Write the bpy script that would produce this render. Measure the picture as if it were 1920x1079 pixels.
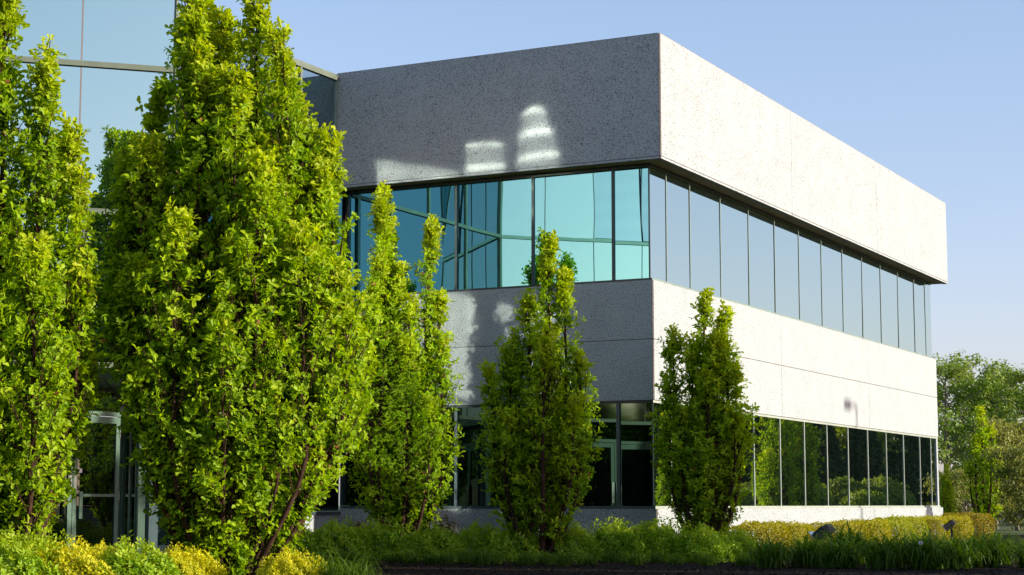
import bpy, math, random
import numpy as np
from mathutils import Vector, Matrix

S = bpy.context.scene
for o in list(bpy.data.objects):
    bpy.data.objects.remove(o)
R = math.radians

# ------------------------------------------------------------------ camera
CAM_H = 0.95
cam = bpy.data.cameras.new('camera')
cam_ob = bpy.data.objects.new('camera', cam)
S.collection.objects.link(cam_ob)
cam.sensor_width = 36.0
cam.lens = 36.0 * 3400.0 / 1920.0
cam.clip_start = 0.1
cam.clip_end = 4000.0
cam_ob.location = (0, 0, CAM_H)
cam_ob.rotation_euler = (R(90) + math.atan(407.0 / 3400.0), 0, 0)
S.camera = cam_ob

# ------------------------------------------------------------------ sky and sun
SUN_AZ, SUN_EL = 108.7, 14.8            # azimuth measured clockwise from the view direction (+Y)
world = bpy.data.worlds.new('World')
S.world = world
world.use_nodes = True
wn = world.node_tree
for n in list(wn.nodes):
    wn.nodes.remove(n)
sky = wn.nodes.new('ShaderNodeTexSky')
sky.sky_type = 'NISHITA'
sky.sun_disc = False
sky.sun_elevation = R(SUN_EL)
sky.sun_rotation = R(SUN_AZ)
sky.altitude = 200.0
sky.air_density = 1.0
sky.dust_density = 1.5
sky.ozone_density = 2.2
bg = wn.nodes.new('ShaderNodeBackground')
bg.inputs['Strength'].default_value = 0.13
wo = wn.nodes.new('ShaderNodeOutputWorld')
# thin even haze over the whole sky: the blue is muted and lifted by the same amount in every direction
veil = wn.nodes.new('ShaderNodeVectorMath'); veil.operation = 'MULTIPLY_ADD'
veil.inputs[1].default_value = (0.86, 0.60, 0.64)
veil.inputs[2].default_value = (0.30, 0.72, 0.92)
wn.links.new(sky.outputs[0], veil.inputs[0])
wn.links.new(veil.outputs[0], bg.inputs[0])
wn.links.new(bg.outputs[0], wo.inputs[0])

sun = bpy.data.lights.new('sun', 'SUN')
sun.energy = 3.9
sun.angle = R(0.5)
sun.color = (1.0, 0.90, 0.74)
sun_ob = bpy.data.objects.new('sun', sun)
S.collection.objects.link(sun_ob)
sdir = Vector((math.sin(R(SUN_AZ)) * math.cos(R(SUN_EL)), math.cos(R(SUN_AZ)) * math.cos(R(SUN_EL)), math.sin(R(SUN_EL))))
sun_ob.rotation_euler = sdir.to_track_quat('Z', 'Y').to_euler()
sun_ob.location = (30, -10, 20)

S.view_settings.view_transform = 'Standard'
S.view_settings.look = 'None'
S.view_settings.gamma = 1.0
S.view_settings.exposure = 1.12
S.view_settings.use_curve_mapping = False
S.render.engine = 'CYCLES'
S.cycles.use_denoising = True
S.cycles.max_bounces = 8
S.cycles.diffuse_bounces = 3
S.cycles.glossy_bounces = 6
S.cycles.transparent_max_bounces = 8
S.cycles.caustics_reflective = True
S.cycles.blur_glossy = 0.0
S.cycles.sample_clamp_indirect = 0.0
S.cycles.use_guiding = True
S.cycles.use_surface_guiding = True
S.cycles.guiding_training_samples = 128

# ------------------------------------------------------------------ material helpers
def new_mat(name):
    m = bpy.data.materials.new(name)
    m.use_nodes = True
    nt = m.node_tree
    for n in list(nt.nodes):
        nt.nodes.remove(n)
    out = nt.nodes.new('ShaderNodeOutputMaterial')
    return m, nt, out

def N(nt, typ, **kw):
    n = nt.nodes.new(typ)
    for k, v in kw.items():
        if k.startswith('_'):
            setattr(n, k[1:], v)
        else:
            key = k.replace('__', ' ')
            n.inputs[key].default_value = v
    return n

def ramp(nt, fac, stops, interp='LINEAR'):
    r = nt.nodes.new('ShaderNodeValToRGB')
    r.color_ramp.interpolation = interp
    el = r.color_ramp.elements
    while len(el) < len(stops):
        el.new(0.5)
    for e, (p, c) in zip(el, stops):
        e.position = p
        e.color = (*c, 1.0) if len(c) == 3 else c
    nt.links.new(fac, r.inputs[0])
    return r.outputs[0]

def mixc(nt, fac, a, b, mode='MIX'):
    m = nt.nodes.new('ShaderNodeMix')
    m.data_type = 'RGBA'
    m.blend_type = mode
    for sock, v in ((m.inputs[0], fac), (m.inputs[6], a), (m.inputs[7], b)):
        if isinstance(v, bpy.types.NodeSocket):
            nt.links.new(v, sock)
        elif isinstance(v, (int, float)):
            sock.default_value = v
        else:
            sock.default_value = (*v, 1.0)
    return m.outputs[2]

def noise(nt, vec, scale, detail=3.0, rough=0.5):
    n = nt.nodes.new('ShaderNodeTexNoise')
    n.inputs['Scale'].default_value = scale
    n.inputs['Detail'].default_value = detail
    n.inputs['Roughness'].default_value = rough
    if vec is not None:
        nt.links.new(vec, n.inputs['Vector'])
    return n.outputs[0]

def objco(nt):
    return nt.nodes.new('ShaderNodeTexCoord').outputs['Object']

def mat_plain(name, col, rough=0.6, metal=0.0, var=0.12, scale=3.0, spec=0.4, bump=0.0):
    m, nt, out = new_mat(name)
    p = nt.nodes.new('ShaderNodeBsdfPrincipled')
    co = objco(nt)
    f = noise(nt, co, scale, 4)
    c = ramp(nt, f, [(0.3, tuple(x * (1 - var) for x in col)), (0.7, tuple(min(1, x * (1 + var)) for x in col))])
    nt.links.new(c, p.inputs['Base Color'])
    p.inputs['Roughness'].default_value = rough
    p.inputs['Metallic'].default_value = metal
    p.inputs['Specular IOR Level'].default_value = spec
    if bump:
        b = N(nt, 'ShaderNodeBump', Strength=bump, Distance=0.01)
        nt.links.new(noise(nt, co, scale * 12, 3), b.inputs['Height'])
        nt.links.new(b.outputs[0], p.inputs['Normal'])
    nt.links.new(p.outputs[0], out.inputs[0])
    return m

def mat_concrete():
    m, nt, out = new_mat('precast_aggregate_concrete')
    co = objco(nt)
    p = nt.nodes.new('ShaderNodeBsdfPrincipled')
    big = noise(nt, co, 0.6, 3)
    # faint vertical weathering
    mp = N(nt, 'ShaderNodeMapping', Scale=(3.0, 3.0, 0.25))
    nt.links.new(co, mp.inputs[0])
    streak = noise(nt, mp.outputs[0], 1.2, 4, 0.6)
    base = ramp(nt, big, [(0.3, (0.325, 0.372, 0.392)), (0.7, (0.369, 0.418, 0.436))])
    base = mixc(nt, 0.35, base, ramp(nt, streak, [(0.3, (0.312, 0.338, 0.348)), (0.7, (0.387, 0.413, 0.427))]))
    fine = noise(nt, co, 60.0, 2)
    base = mixc(nt, 0.5, base, ramp(nt, fine, [(0.35, (0.250, 0.285, 0.298)), (0.65, (0.434, 0.474, 0.482))]))
    # dark stone chips: two sizes, patchy density
    sp = noise(nt, co, 46.0, 2, 0.6)
    sp2 = noise(nt, co, 75.0, 1, 0.5)
    dens = noise(nt, co, 2.2, 2)
    add = N(nt, 'ShaderNodeMath', _operation='MULTIPLY_ADD')
    add.inputs[1].default_value = 0.10
    nt.links.new(dens, add.inputs[0]); nt.links.new(sp, add.inputs[2])
    k1 = ramp(nt, add.outputs[0], [(0.61, (0, 0, 0)), (0.65, (0.9, 0.9, 0.9))])
    k2 = ramp(nt, sp2, [(0.635, (0, 0, 0)), (0.68, (0.8, 0.8, 0.8))])
    k = mixc(nt, 1.0, k1, k2, 'LIGHTEN')
    chip = ramp(nt, noise(nt, co, 8.0, 1), [(0.4, (0.070, 0.078, 0.088)), (0.6, (0.13, 0.128, 0.125))])
    col = mixc(nt, k, base, chip)
    nt.links.new(col, p.inputs['Base Color'])
    p.inputs['Roughness'].default_value = 0.85
    p.inputs['Specular IOR Level'].default_value = 0.25
    b = N(nt, 'ShaderNodeBump', Strength=0.35, Distance=0.006)
    nt.links.new(fine, b.inputs['Height'])
    nt.links.new(b.outputs[0], p.inputs['Normal'])
    nt.links.new(p.outputs[0], out.inputs[0])
    return m

def mat_glass(name, face_col, wave=0.0012, rough=0.0, wscale=0.7, graze=(0.93, 0.95, 0.96), body=(0.0012, 0.0022, 0.0022)):
    """solar control glazing: coated mirror-like reflection, stronger at a grazing view, over a dark tinted body"""
    m, nt, out = new_mat(name)
    co = objco(nt)
    fr = N(nt, 'ShaderNodeLayerWeight', Blend=0.5)
    fc = ramp(nt, fr.outputs['Facing'], [(0.0, face_col), (0.55, tuple(c * 0.92 + 0.08 * g for c, g in zip(face_col, graze))), (0.85, tuple(0.45 * c + 0.55 * g for c, g in zip(face_col, graze))), (1.0, graze)])
    gl = N(nt, 'ShaderNodeBsdfGlossy', Roughness=rough)
    nt.links.new(fc, gl.inputs['Color'])
    oi = nt.nodes.new('ShaderNodeObjectInfo')
    add = N(nt, 'ShaderNodeVectorMath', _operation='ADD')
    cmb = nt.nodes.new('ShaderNodeCombineXYZ')
    mul = N(nt, 'ShaderNodeMath', _operation='MULTIPLY'); mul.inputs[1].default_value = 37.0
    nt.links.new(oi.outputs['Random'], mul.inputs[0])
    for i in range(3):
        nt.links.new(mul.outputs[0], cmb.inputs[i])
    nt.links.new(co, add.inputs[0]); nt.links.new(cmb.outputs[0], add.inputs[1])
    b = N(nt, 'ShaderNodeBump', Strength=1.0, Distance=wave)
    nt.links.new(noise(nt, add.outputs[0], wscale, 1, 0.3), b.inputs['Height'])
    nt.links.new(b.outputs[0], gl.inputs['Normal'])
    df = N(nt, 'ShaderNodeBsdfDiffuse', Color=(*body, 1))
    ad = nt.nodes.new('ShaderNodeAddShader')
    nt.links.new(gl.outputs[0], ad.inputs[0]); nt.links.new(df.outputs[0], ad.inputs[1])
    nt.links.new(ad.outputs[0], out.inputs[0])
    return m

MAT = {}
MAT['concrete'] = mat_concrete()
MAT['soffit'] = mat_plain('soffit_concrete', (0.46, 0.39, 0.32), 0.9, var=0.2, scale=2.0)
MAT['sealant'] = mat_plain('joint_sealant', (0.21, 0.185, 0.175), 0.8)
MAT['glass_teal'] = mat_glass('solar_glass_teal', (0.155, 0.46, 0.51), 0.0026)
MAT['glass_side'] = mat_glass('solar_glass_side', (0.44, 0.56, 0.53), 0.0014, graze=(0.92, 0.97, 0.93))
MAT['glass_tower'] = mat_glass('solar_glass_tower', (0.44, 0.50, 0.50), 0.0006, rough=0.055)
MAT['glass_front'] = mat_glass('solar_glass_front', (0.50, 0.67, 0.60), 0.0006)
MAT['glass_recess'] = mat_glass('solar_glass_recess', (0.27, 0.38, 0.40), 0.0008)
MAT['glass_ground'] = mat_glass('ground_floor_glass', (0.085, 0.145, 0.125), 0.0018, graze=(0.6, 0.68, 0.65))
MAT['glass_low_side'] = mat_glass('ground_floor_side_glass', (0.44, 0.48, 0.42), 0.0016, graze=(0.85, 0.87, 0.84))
MAT['door_glass'] = mat_glass('door_glass', (0.10, 0.12, 0.09), 0.0005)
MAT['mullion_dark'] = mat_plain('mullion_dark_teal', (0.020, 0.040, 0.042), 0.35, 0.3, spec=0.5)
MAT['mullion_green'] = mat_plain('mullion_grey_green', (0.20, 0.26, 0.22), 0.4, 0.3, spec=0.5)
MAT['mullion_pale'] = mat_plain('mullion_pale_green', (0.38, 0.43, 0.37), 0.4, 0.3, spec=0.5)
MAT['rail'] = mat_plain('tower_rail_olive', (0.125, 0.155, 0.115), 0.45, 0.2, spec=0.4)
MAT['joint'] = mat_plain('glazing_joint', (0.16, 0.13, 0.12), 0.6)
MAT['frame_green'] = mat_plain('door_frame_green', (0.10, 0.165, 0.125), 0.35, 0.2, spec=0.5)
MAT['frame_blue'] = mat_plain('frame_blue_grey', (0.055, 0.085, 0.095), 0.4, 0.3, spec=0.5)
MAT['steel'] = mat_plain('brushed_steel', (0.62, 0.62, 0.60), 0.3, 0.9)
MAT['white'] = mat_plain('white_decal', (0.8, 0.8, 0.8), 0.6, var=0.03)
MAT['black'] = mat_plain('black_metal', (0.02, 0.02, 0.022), 0.45, 0.2)
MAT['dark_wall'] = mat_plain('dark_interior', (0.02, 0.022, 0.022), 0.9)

# ------------------------------------------------------------------ mesh helpers
COL = S.collection

def link(name, data, parent=None, mat=None, loc=None):
    o = bpy.data.objects.new(name, data)
    COL.objects.link(o)
    if parent is not None:
        o.parent = parent
    if loc is not None:
        o.location = loc
    if mat is not None and data is not None and not data.materials:
        data.materials.append(mat)
    return o

def tag(o, label=None, cat=None, group=None, kind=None):
    if label: o['label'] = label
    if cat: o['category'] = cat
    if group: o['group'] = group
    if kind: o['kind'] = kind
    return o

def empty(name, loc=(0, 0, 0), rz=0.0, parent=None):
    o = bpy.data.objects.new(name, None)
    COL.objects.link(o)
    o.empty_display_size = 0.2
    o.location = loc
    o.rotation_euler = (0, 0, rz)
    if parent is not None:
        o.parent = parent
    return o

class MB:
    def __init__(self):
        self.v, self.f = [], []
    def box(self, x0, x1, y0, y1, z0, z1):
        return self.prism([(x0, y0), (x1, y0), (x1, y1), (x0, y1)], z0, z1)
    def prism(self, poly, z0, z1):
        a = sum(poly[i][0] * poly[(i + 1) % len(poly)][1] - poly[(i + 1) % len(poly)][0] * poly[i][1] for i in range(len(poly)))
        if a < 0:
            poly = poly[::-1]
        b = len(self.v); n = len(poly)
        self.v += [(x, y, z0) for x, y in poly] + [(x, y, z1) for x, y in poly]
        self.f.append(tuple(b + i for i in range(n))[::-1])
        self.f.append(tuple(b + n + i for i in range(n)))
        for i in range(n):
            j = (i + 1) % n
            self.f.append((b + i, b + j, b + n + j, b + n + i))
        return self
    def seg(self, p, q, t_out, t_in, z0, z1):
        """a wall slab along p->q in plan; t_out = proud on the right hand side of p->q, t_in = depth on the left"""
        d = np.array(q, float) - np.array(p, float); d /= np.linalg.norm(d)
        n = np.array([d[1], -d[0]])
        p = np.array(p); q = np.array(q)
        return self.prism([tuple(p + n * t_out), tuple(q + n * t_out), tuple(q - n * t_in), tuple(p - n * t_in)], z0, z1)
    def build(self, name, mat, parent=None, loc=None):
        me = bpy.data.meshes.new(name)
        me.from_pydata(self.v, [], self.f)
        me.update()
        return link(name, me, parent, mat, loc)

def tube_arrays(pts, rad, sides=6):
    pts = np.asarray(pts, float); n = len(pts)
    tan = np.gradient(pts, axis=0); tan /= np.linalg.norm(tan, axis=1)[:, None] + 1e-9
    ref = np.array([0.31, 0.95, 0.05])
    a = np.cross(tan, ref); a /= np.linalg.norm(a, axis=1)[:, None] + 1e-9
    b = np.cross(tan, a)
    ang = np.linspace(0, 2 * np.pi, sides, endpoint=False)
    v = pts[:, None] + np.asarray(rad)[:, None, None] * (np.cos(ang)[None, :, None] * a[:, None] + np.sin(ang)[None, :, None] * b[:, None])
    f = []
    for i in range(n - 1):
        for k in range(sides):
            k2 = (k + 1) % sides
            f.append((i * sides + k, i * sides + k2, (i + 1) * sides + k2, (i + 1) * sides + k))
    return v.reshape(-1, 3), np.array(f, int)

def mesh_np(name, verts, faces, attr=None, smooth=False):
    """faces: (M,k) int array with one k"""
    me = bpy.data.meshes.new(name)
    verts = np.asarray(verts, np.float32); faces = np.asarray(faces, np.int32)
    m, k = faces.shape
    me.vertices.add(len(verts)); me.vertices.foreach_set('co', verts.ravel())
    me.loops.add(m * k); me.loops.foreach_set('vertex_index', faces.ravel())
    me.polygons.add(m); me.polygons.foreach_set('loop_start', np.arange(m, dtype=np.int32) * k)
    me.polygons.foreach_set('loop_total', np.full(m, k, np.int32))
    if attr:
        for nm, arr in attr.items():
            at = me.attributes.new(nm, 'FLOAT', 'POINT')
            at.data.foreach_set('value', np.asarray(arr, np.float32))
    me.update(calc_edges=True)
    me.polygons.foreach_set('use_smooth', np.full(m, smooth))
    return me

# ------------------------------------------------------------------ building frame
BA = R(27.2)
K0 = np.array([2.661, 34.0, 0.0])
Mx = np.array([math.cos(BA), -math.sin(BA), 0.0])       # building local +x (out of the sunny facade)
Ry = np.array([math.sin(BA), math.cos(BA), 0.0])        # building local +y (away from the shaded facade)
def loc2w(x, y, z=0.0):
    return tuple(K0 + x * Mx + y * Ry + np.array([0, 0, z]))
def px(xpix, d, z=0.0):
    """helper for planning: a spot on the ground seen in the direction of picture column xpix at distance d"""
    return ((xpix - 960.0) / 3424.0 * d, d, z)
# ------------------------------------------------------------------ ground
def smooth(a, b, x):
    t = max(0.0, min(1.0, (x - a) / (b - a)))
    return t * t * (3 - 2 * t)
def gz(x, y):
    """lie of the land: level round the building, falling gently to the parking lot by the camera"""
    return -0.65 * (1.0 - smooth(9.0, 19.0, y))

def mat_lawn():
    m, nt, out = new_mat('mown_lawn')
    co = objco(nt)
    p = nt.nodes.new('ShaderNodeBsdfPrincipled')
    c = ramp(nt, noise(nt, co, 0.35, 5, 0.6), [(0.3, (0.035, 0.060, 0.014)), (0.7, (0.075, 0.105, 0.026))])
    c = mixc(nt, 0.5, c, ramp(nt, noise(nt, co, 30.0, 3), [(0.3, (0.02, 0.04, 0.01)), (0.7, (0.10, 0.13, 0.035))]))
    nt.links.new(c, p.inputs['Base Color']); p.inputs['Roughness'].default_value = 0.9
    b = N(nt, 'ShaderNodeBump', Strength=0.8, Distance=0.04)
    nt.links.new(noise(nt, co, 45.0, 3), b.inputs['Height']); nt.links.new(b.outputs[0], p.inputs['Normal'])
    nt.links.new(p.outputs[0], out.inputs[0])
    return m
def mat_rough(name, a, b_, scale, rough=0.92, bump=0.6, dist=0.02):
    m, nt, out = new_mat(name)
    co = objco(nt)
    p = nt.nodes.new('ShaderNodeBsdfPrincipled')
    f = noise(nt, co, scale, 6, 0.65)
    nt.links.new(ramp(nt, f, [(0.32, a), (0.68, b_)]), p.inputs['Base Color'])
    p.inputs['Roughness'].default_value = rough
    p.inputs['Specular IOR Level'].default_value = 0.08
    bp = N(nt, 'ShaderNodeBump', Strength=bump, Distance=dist)
    nt.links.new(f, bp.inputs['Height']); nt.links.new(bp.outputs[0], p.inputs['Normal'])
    nt.links.new(p.outputs[0], out.inputs[0])
    return m
def sheet(name, xs, ys, lift, mat):
    v = [(x, y, gz(x, y) + lift) for y in ys for x in xs]
    n = len(xs)
    f = [(j * n + i, j * n + i + 1, (j + 1) * n + i + 1, (j + 1) * n + i) for j in range(len(ys) - 1) for i in range(n - 1)]
    me = bpy.data.meshes.new(name); me.from_pydata(v, [], f); me.update()
    for p in me.polygons: p.use_smooth = True
    return tag(link(name, me, None, mat), kind='structure')
ylines = [-900, -300, -100, -40, -10, 4] + [9 + k for k in range(11)] + [20.5, 24, 30, 60, 120, 300, 1500]
sheet('lawn', [-900, -200, -60, -20, 0, 20, 60, 200, 900], ylines, 0.0, mat_lawn())
sheet('planting_bed', [-14, -8, -4, 0, 4, 8, 13, 19], [17.6, 18.2, 19, 20.5, 24, 30, 36, 44, 58], 0.004, mat_rough('bark_mulch', (0.006, 0.004, 0.003), (0.026, 0.017, 0.012), 14.0, bump=1.0, dist=0.04))
sheet('parking_lot', [-120, -30, 0, 30, 120], [-46, -20, 0, 4, 8.5], 0.006, mat_rough('asphalt', (0.035, 0.035, 0.036), (0.065, 0.064, 0.062), 20.0))
pv = MB().prism([loc2w(-6.9, -6.3)[:2], loc2w(-4.4, -8.6)[:2], loc2w(-4.4, -13.2)[:2], loc2w(-7.2, -16.4)[:2], loc2w(-12, -16.4)[:2], loc2w(-12, -6.3)[:2]], -0.05, 0.03)
tag(pv.build('entrance_pavement', mat_rough('paving_concrete', (0.22, 0.215, 0.20), (0.34, 0.33, 0.31), 6.0, bump=0.2), None), kind='structure')
# ------------------------------------------------------------------ the office building
bld = empty('office_building', tuple(K0), -BA)
tag(bld, 'two-storey office building of pale speckled concrete bands and mirrored teal window strips', 'building')
FX = -6.913                      # where the shaded facade meets the glass tower
RE = 21.35                       # far end of the sunny facade
OV = 0.32                        # overhang of the parapet band
JR = [7.40, 14.30]               # panel joints along the sunny facade
G2 = 0.006

def panel_row(name, out, z0, z1, fend, rend, thick=0.14, quirk=0.03):
    """precast panels with a mitred, notched corner: one on the shaded side, three on the sunny side"""
    o = out
    MB().prism([(fend, -o), (o - quirk, -o), (o - quirk - thick, -o + thick), (fend, -o + thick)], z0, z1).build(name, MAT['concrete'], bld)
    ys = [None] + JR + [rend]
    for i in range(3):
        ya = (-o + quirk) if i == 0 else ys[i] + G2
        yb = ys[i + 1] - (G2 if i < 2 else 0)
        inner_a = ya + thick if i == 0 else ya
        MB().prism([(o, ya), (o, yb), (o - thick, yb), (o - thick, inner_a)], z0, z1).build(name, MAT['concrete'], bld)
    # sealant seen in the notch and behind the joints
    s = MB().prism([(o - quirk - 0.002, -o + 0.012), (o - 0.012, -o + 0.012), (o - 0.012, -o + quirk + 0.002), (o - 0.06, -o + 0.06)], z0 + 0.004, z1 - 0.004)
    for y in JR:
        MB().box(o - 0.05, o - 0.012, y - G2 * 0.99, y + G2 * 0.99, z0 + 0.004, z1 - 0.004).build('joint_sealant', MAT['sealant'], bld)
    s.build('joint_sealant', MAT['sealant'], bld)

# parapet band: lower lip strip, drip groove, main face
panel_row('parapet_panel', OV, 7.475, 9.83, FX, 21.72)
panel_row('parapet_lip', OV, 7.42, 7.462, FX, 21.72)
groove = MB()
groove.prism([(FX, -OV + 0.02), (OV - 0.05, -OV + 0.02), (OV - 0.1, -OV + 0.1), (FX, -OV + 0.1)], 7.4625, 7.4745)
groove.prism([(OV - 0.02, -OV + 0.05), (OV - 0.02, 21.70), (OV - 0.1, 21.70), (OV - 0.1, -OV + 0.1)], 7.4625, 7.4745)
groove.build('drip_groove', MAT['sealant'], bld)
sf = MB()
sf.prism([(FX, -OV + 0.14), (OV - 0.17, -OV + 0.14), (-0.30, 0.30), (FX, 0.30)], 7.43, 7.47)
sf.prism([(OV - 0.14, -OV + 0.17), (OV - 0.14, 21.6), (-0.30, 21.6), (-0.30, 0.30)], 7.43, 7.47)
sf.build('soffit', MAT['soffit'], bld)
cop = MB()
cop.prism([(FX, -OV + 0.01), (OV - 0.04, -OV + 0.01), (OV - 0.3, -OV + 0.27), (FX, -OV + 0.27)], 9.832, 9.845)
cop.prism([(OV - 0.01, -OV + 0.04), (OV - 0.01, 21.71), (OV - 0.27, 21.71), (OV - 0.27, -OV + 0.3)], 9.832, 9.845)
cop.build('coping', MAT['sealant'], bld)
panel_row('spandrel_panel', 0.0, 4.056, 5.17, FX, RE)
panel_row('spandrel_panel', 0.0, 2.905, 4.042, FX, RE)
sj = MB()
sj.prism([(FX, 0.02), (-0.05, 0.02), (-0.1, 0.1), (FX, 0.1)], 4.0425, 4.0555)
sj.prism([(-0.02, 0.05), (-0.02, RE - .02), (-0.1, RE - .02), (-0.1, 0.1)], 4.0425, 4.0555)
sj.build('panel_joint', MAT['sealant'], bld)
panel_row('plinth_panel', 0.07, -0.3, 0.868, FX, RE + .05)
# inner core, roof and far walls close the volume
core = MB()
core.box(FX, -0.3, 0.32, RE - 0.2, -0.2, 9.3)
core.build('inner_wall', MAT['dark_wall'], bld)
endw = MB()
endw.box(-14.0, -0.02, RE - 0.16, RE, -0.2, 5.16)
endw.box(-14.0, OV - 0.02, RE + 0.2, RE + 0.35, 7.43, 9.82)
endw.build('end_wall', MAT['concrete'], bld)

rng = random.Random(5)
def pane(parent, p, q, z0, z1, mat, depth=0.02, tilt=0.0012, name='pane'):
    """one glass pane along p->q (outside on the right hand), a thin slab with a tiny tilt of its own"""
    p = np.array(p, float); q = np.array(q, float)
    L = np.linalg.norm(q - p); c = (p + q) / 2
    me = MB().box(-L / 2, L / 2, 0, depth, -(z1 - z0) / 2, (z1 - z0) / 2)
    o = me.build(name, mat, parent)
    d = (q - p) / L
    o.location = (c[0], c[1], (z0 + z1) / 2)
    o.rotation_euler = (rng.gauss(0, tilt), 0, math.atan2(d[1], d[0]) + rng.gauss(0, tilt))
    return o

# ---- upper window band
GZ0, GZ1 = 5.215, 7.36
gx, gy = -0.10, 0.10
wb = MB()
wb.prism([(FX, 0.03), (-0.03, 0.03), (-0.2, 0.2), (FX, 0.2)], 5.172, 5.213)
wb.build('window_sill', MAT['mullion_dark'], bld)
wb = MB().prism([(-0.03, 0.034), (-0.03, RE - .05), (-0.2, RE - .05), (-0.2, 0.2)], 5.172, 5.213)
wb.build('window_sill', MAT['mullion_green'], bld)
hd = MB().prism([(FX, 0.06), (-0.06, 0.06), (-0.06, RE - .1), (-0.2, RE - .1), (-0.2, 0.2), (FX, 0.2)], 7.362, 7.428)
hd.build('window_head', MAT['mullion_dark'], bld)
ub = empty('upper_window_band', (0, 0, 0), 0, bld)
FM = [-0.10 - t for t in (0.75, 2.475, 4.20, 5.925)]
xs = [gx - 0.004] + FM + [FX + 0.06]
for i in range(len(xs) - 1):
    a, b = xs[i], xs[i + 1]
    pane(ub, (b + 0.024, gy), (a - (0.024 if i else 0), gy), GZ0, GZ1, MAT['glass_teal'])
for x in FM:
    MB().box(x - 0.026, x + 0.026, gy - 0.03, gy + 0.06, GZ0 - .001, GZ1 + .001).build('mullion', MAT['mullion_dark'], ub)
RM = [0.10 + t for t in (0.83, 2.07)] + [0.10 + 2.07 + 1.7235 * k for k in range(1, 11)] + [20.62]
ys = [gy + 0.004] + RM + [RE - 0.06]
for i in range(len(ys) - 1):
    a, b = ys[i], ys[i + 1]
    pane(ub, (gx, a + (0.013 if i else 0)), (gx, b - 0.013), GZ0, GZ1, MAT['glass_side'])
for y in RM:
    MB().box(gx - 0.05, gx + 0.012, y - 0.0145, y + 0.0145, GZ0 - .001, GZ1 + .001).build('mullion', MAT['mullion_green'], ub)
MB().box(gx - 0.02, gx + 0.006, gy - 0.006, gy + 0.02, GZ0, GZ1).build('corner_joint', MAT['mullion_dark'], ub)

# ---- ground floor window band
LZ0, LZ1 = 0.925, 2.85
gx, gy = -0.05, 0.05
wb = MB().prism([(FX, -0.02), (0.02, -0.02), (-0.2, 0.2), (FX, 0.2)], 0.870, 0.922)
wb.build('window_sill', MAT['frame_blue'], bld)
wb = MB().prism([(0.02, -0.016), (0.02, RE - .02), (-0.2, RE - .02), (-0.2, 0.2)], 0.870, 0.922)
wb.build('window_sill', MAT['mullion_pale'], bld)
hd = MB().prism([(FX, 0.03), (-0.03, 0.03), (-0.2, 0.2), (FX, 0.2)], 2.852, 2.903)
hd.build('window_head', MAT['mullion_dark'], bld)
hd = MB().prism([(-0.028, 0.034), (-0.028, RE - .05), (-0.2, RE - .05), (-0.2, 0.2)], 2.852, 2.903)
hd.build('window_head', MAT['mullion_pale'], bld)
lb = empty('lower_window_band', (0, 0, 0), 0, bld)
FM = [-0.05 - t for t in (0.70, 2.45, 4.20, 5.95)]
xs = [gx - 0.004] + FM + [FX + 0.06]
for i in range(len(xs) - 1):
    a, b = xs[i], xs[i + 1]
    pane(lb, (b + 0.03, gy), (a - (0.03 if i else 0), gy), LZ0, LZ1, MAT['glass_ground'], tilt=0.002)
for x in FM:
    MB().box(x - 0.033, x + 0.033, gy - 0.035, gy + 0.06, LZ0 - .001, LZ1 + .001).build('mullion', MAT['frame_blue'], lb)
ys = [gy + 0.004] + RM + [RE - 0.05]
for i in range(len(ys) - 1):
    a, b = ys[i], ys[i + 1]
    pane(lb, (gx, a + (0.017 if i else 0)), (gx, b - 0.017), LZ0, LZ1, MAT['glass_low_side'], tilt=0.002)
for y in RM:
    MB().box(gx - 0.05, gx + 0.014, y - 0.019, y + 0.019, LZ0 - .001, LZ1 + .001).build('mullion', MAT['mullion_pale'], lb)
MB().box(gx - 0.02, gx + 0.006, gy - 0.006, gy + 0.02, LZ0, LZ1).build('corner_joint', MAT['mullion_dark'], lb)

MB().box(FX, FX + 0.085, -0.03, 0.2, LZ0, LZ1).build('corner_post', MAT['mullion_dark'], lb)
MB().box(FX, FX + 0.085, 0.05, 0.2, GZ0, GZ1).build('corner_post', MAT['mullion_dark'], ub)

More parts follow.
